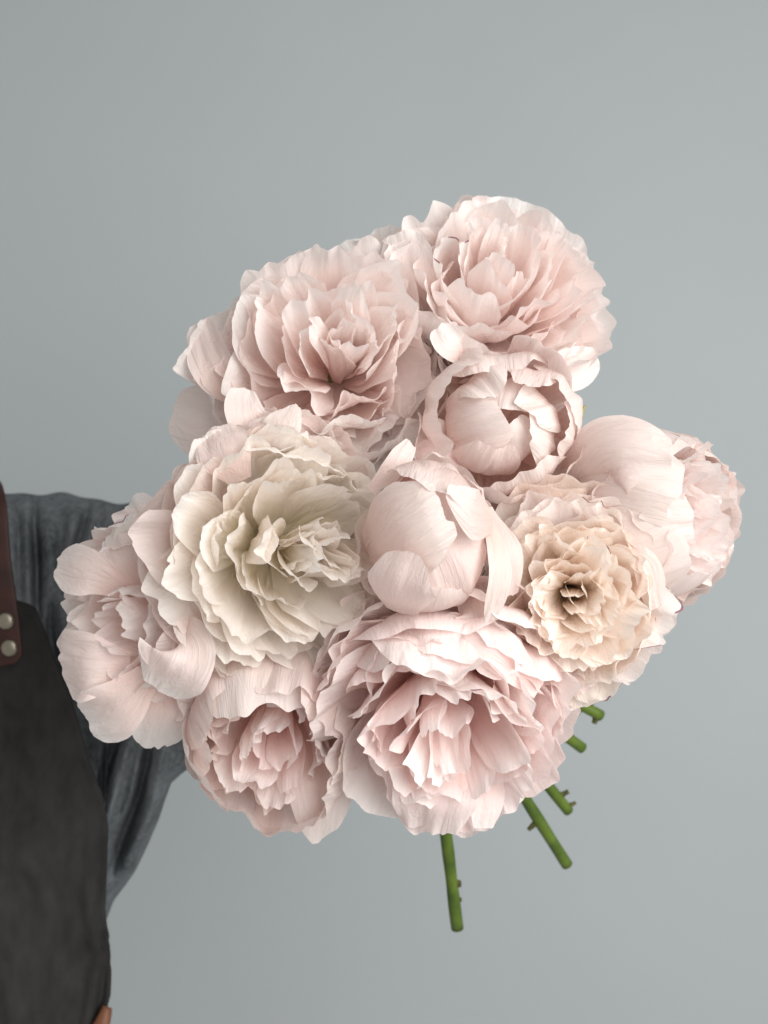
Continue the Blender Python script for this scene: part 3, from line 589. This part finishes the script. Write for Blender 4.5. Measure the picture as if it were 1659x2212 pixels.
xs = np.r_[np.linspace(-620, -30, 60, endpoint=False), np.linspace(-30, 470, 150, endpoint=False), np.linspace(470, 775, 46)]
NT = 220; th = np.linspace(0, 2 * np.pi, NT, endpoint=False)
PX = np.repeat(xs[:, None], NT, 1); q = np.repeat(th[None, :], len(xs), 0)
tp = lerp_tab(TOP, xs) + 4.0 * np.sin(xs / 31.0) * (xs < 330) + 2.5 * np.sin(xs / 13.3 + 1); bt = lerp_tab(BOT, xs) + 2.0 * np.sin(xs / 11.0)
kk = np.ones(9) / 9
cz = np.cos(q); sz = np.sin(q)
PY = ((tp + bt) / 2)[:, None] - ((bt - tp) / 2)[:, None] * np.sign(cz) * np.abs(cz) ** 0.9
front = np.clip(sz, 0, 1) ** 0.35 * (sz > 0)
Yd = lerp_tab(YC, xs)[:, None] - lerp_tab(HD, xs)[:, None] * np.sign(sz) * np.abs(sz) ** 0.75
disp = np.zeros_like(PX)
for line, dep, wd in FOLDS:
    d, t = seg_dist(PX, PY, line)
    disp += dep * np.exp(-(d / wd) ** 2) * np.clip(np.sin(np.pi * (0.12 + 0.8 * t)), 0, 1)
rs = np.random.RandomState(4)
for k in range(14):
    a = rs.uniform(0, 6.28); f = rs.uniform(0.012, 0.05); disp += 0.0011 * np.sin((PX * math.cos(a) + PY * 0.5 * math.sin(a)) * f + rs.rand() * 6)
Yd = Yd + disp * front
V = [at(PX[i, j], PY[i, j], Yd[i, j]) for i in range(len(xs)) for j in range(NT)]
F = grid_faces(NT, len(xs), True)
pm('sweater', V, F, M_KNIT)

# body inside the clothes: trunk, neck, arm, hand closed round the stems - one skin
def skin_body():
    J, E, Rr = [], [], []
    def add(p, r, par=None):
        J.append(PI @ Vector(p)); Rr.append(r)
        if par is not None: E.append((par, len(J) - 1))
        return len(J) - 1
    pel = add(at(-200, 2600, 0.34), 0.10); wa = add(at(-200, 2000, 0.345), 0.095, pel); ch = add(at(-200, 1500, 0.345), 0.10, wa)
    nk = add(at(-200, 1200, 0.35), 0.055, ch)
    sh = add(at(60, 1260, 0.34), 0.05, ch); ls = add(at(-460, 1300, 0.35), 0.05, ch)
    el = add(at(400, 1390, 0.235), 0.040, sh); wr = add(at(740, 1352, 0.156), 0.024, el)
    ax = Vector((0.32, 0.42, -0.85)).normalized()
    c = GRIP.copy(); w = at(740, 1352, 0.156)
    e1 = (w - c); e1 = (e1 - ax * e1.dot(ax)).normalized(); e2 = ax.cross(e1)
    pal = add(c + e1 * 0.036, 0.020, wr)
    def ring(k, deg, r): return c + ax * (k * 0.0195) + r * (math.cos(math.radians(deg)) * e1 + math.sin(math.radians(deg)) * e2)
    for k, ln in ((-1.5, 0.95), (-0.5, 1.0), (0.5, 0.97), (1.5, 0.86)):
        p = add(ring(k, 22, 0.033), 0.0105, pal)
        for dg, r, rr in ((75, 0.031, 0.0095), (130, 0.029, 0.0085), (185, 0.028, 0.008), (225, 0.027, 0.007)): p = add(ring(k, dg * ln, r), rr, p)
    t = add(ring(-1.3, -35, 0.036), 0.0125, pal); t = add(ring(-2.0, -85, 0.032), 0.0105, t); add(ring(-2.1, -130, 0.029), 0.009, t)
    me = bpy.data.meshes.new('body'); me.from_pydata(J, E, []); me.materials.append(M_SKIN)
    o = bpy.data.objects.new('body', me); COL.objects.link(o); o.parent = person
    o.modifiers.new('skin', 'SKIN').use_smooth_shade = True
    for i, s in enumerate(me.skin_vertices[0].data): s.radius = (Rr[i], Rr[i]); s.use_root = (i == 0)
    o.modifiers.new('sub', 'SUBSURF').render_levels = 2
    return o
skin_body()

# apron bib over the sweater
EDGE = [(1298, 30), (1303, 55), (1313, 76), (1345, 90), (1408, 113), (1460, 133), (1518, 157), (1580, 176), (1643, 193), (1721, 223), (1782, 234), (1883, 231), (1964, 227), (2025, 235), (2100, 239), (2150, 237), (2172, 231), (2212, 229), (2400, 226), (3320, 218)]
ys = np.r_[np.linspace(1298, 2300, 135), np.linspace(2360, 3320, 15)]; us = np.linspace(0, 1, 70) ** 0.8
ex = lerp_tab(EDGE, ys); V = []
rs = np.random.RandomState(9); wv = [(rs.uniform(-0.02, 0.02), rs.uniform(-0.006, 0.006), rs.rand() * 6, rs.uniform(0.0008, 0.0018)) for _ in range(12)]
for j, yy in enumerate(ys):
    for u in us:
        x = -430 + (ex[j] + 430) * u
        d = 0.186 + 0.016 * u ** 6 + sum(a * math.sin(x * fx + yy * fy + p) for fx, fy, p, a in wv) * 0.6
        for line, dep, wd in (([(236, 2020), (205, 2110), (185, 2230), (170, 2400)], -0.006, 11), ([(235, 2060), (222, 2140), (200, 2260)], 0.007, 13), ([(40, 1860), (80, 1890), (100, 1960)], -0.003, 14), ([(200, 1800), (190, 1950), (205, 2040)], -0.003, 12), ([(10, 1800), (-10, 2000), (30, 2212)], -0.004, 18)):
            if abs(x - line[0][0]) < 160:
                dd, _ = seg_dist(np.array([x]), np.array([yy]), line); d += dep * math.exp(-(dd[0] / wd) ** 2)
        h = (ex[j] - x); d += -0.0012 if h < 13 else (0.0008 if h < 17 else 0.0)
        V.append(at(x, yy, d))
apron = pm('apron', V, grid_faces(70, 150), M_APRON)
sm = apron.modifiers.new('thick', 'SOLIDIFY'); sm.thickness = 0.0022; sm.offset = 0

# leather strap over the shoulder with two rivets
V = []; rows = []
path = [(-44, 1035, 0.285), (-40, 1042, 0.235), (-30, 1058, 0.205), (-22, 1100, 0.188), (-14, 1210, 0.182), (4, 1340, 0.179), (14, 1436, 0.1785)]
Pth, _ = catmull(path, 60)
for k in range(60):
    x, yy, d = Pth[k]; w = 37.0
    e = max(0.0, (k - 55) / 4.0); w *= math.sqrt(max(0.02, 1 - 0.8 * e * e))
    for u in np.linspace(-1, 1, 11): V.append(at(x + w * u, yy - 4 * u + 0, d + 0.0012 * u * u))
strap = pm('strap', V, grid_faces(11, 60), M_LEATHER, apron)
sm = strap.modifiers.new('thick', 'SOLIDIFY'); sm.thickness = 0.0036; sm.offset = 0
sm = strap.modifiers.new('round', 'BEVEL'); sm.width = 0.0009; sm.segments = 2; sm.limit_method = 'ANGLE'
for rx, ry in ((12, 1342), (20, 1400)):
    c = at(rx, ry, 0.1768); V = []; prof = [(0.0001, -0.0026), (0.003, -0.00245), (0.0052, -0.0019), (0.0064, -0.0010), (0.0068, 0.0002), (0.0068, 0.0012)]
    for r, dy in prof:
        for k in range(28): a = 2 * math.pi * k / 28; V.append(c + Vector((r * math.cos(a), dy, r * math.sin(a))))
    pm('rivet', V, grid_faces(28, len(prof), True), M_RIVET, apron)
# tan tie at the waist
V = []
tie = [(231, 2176, 0.196), (227, 2192, 0.193), (219, 2215, 0.190), (205, 2250, 0.187), (180, 2300, 0.184)]
Pt, _ = catmull(tie, 20)
for k in range(20):
    x, yy, d = Pt[k]; w = 3 + 12 * min(1, k / 7.0)
    for u in np.linspace(-1, 1, 7): V.append(at(x + w * u, yy + 3 * u, d - 0.003 + 0.002 * u * u))
tie = pm('waist_tie', V, grid_faces(7, 20), M_TAN, apron)
tie.modifiers.new('thick', 'SOLIDIFY').thickness = 0.003
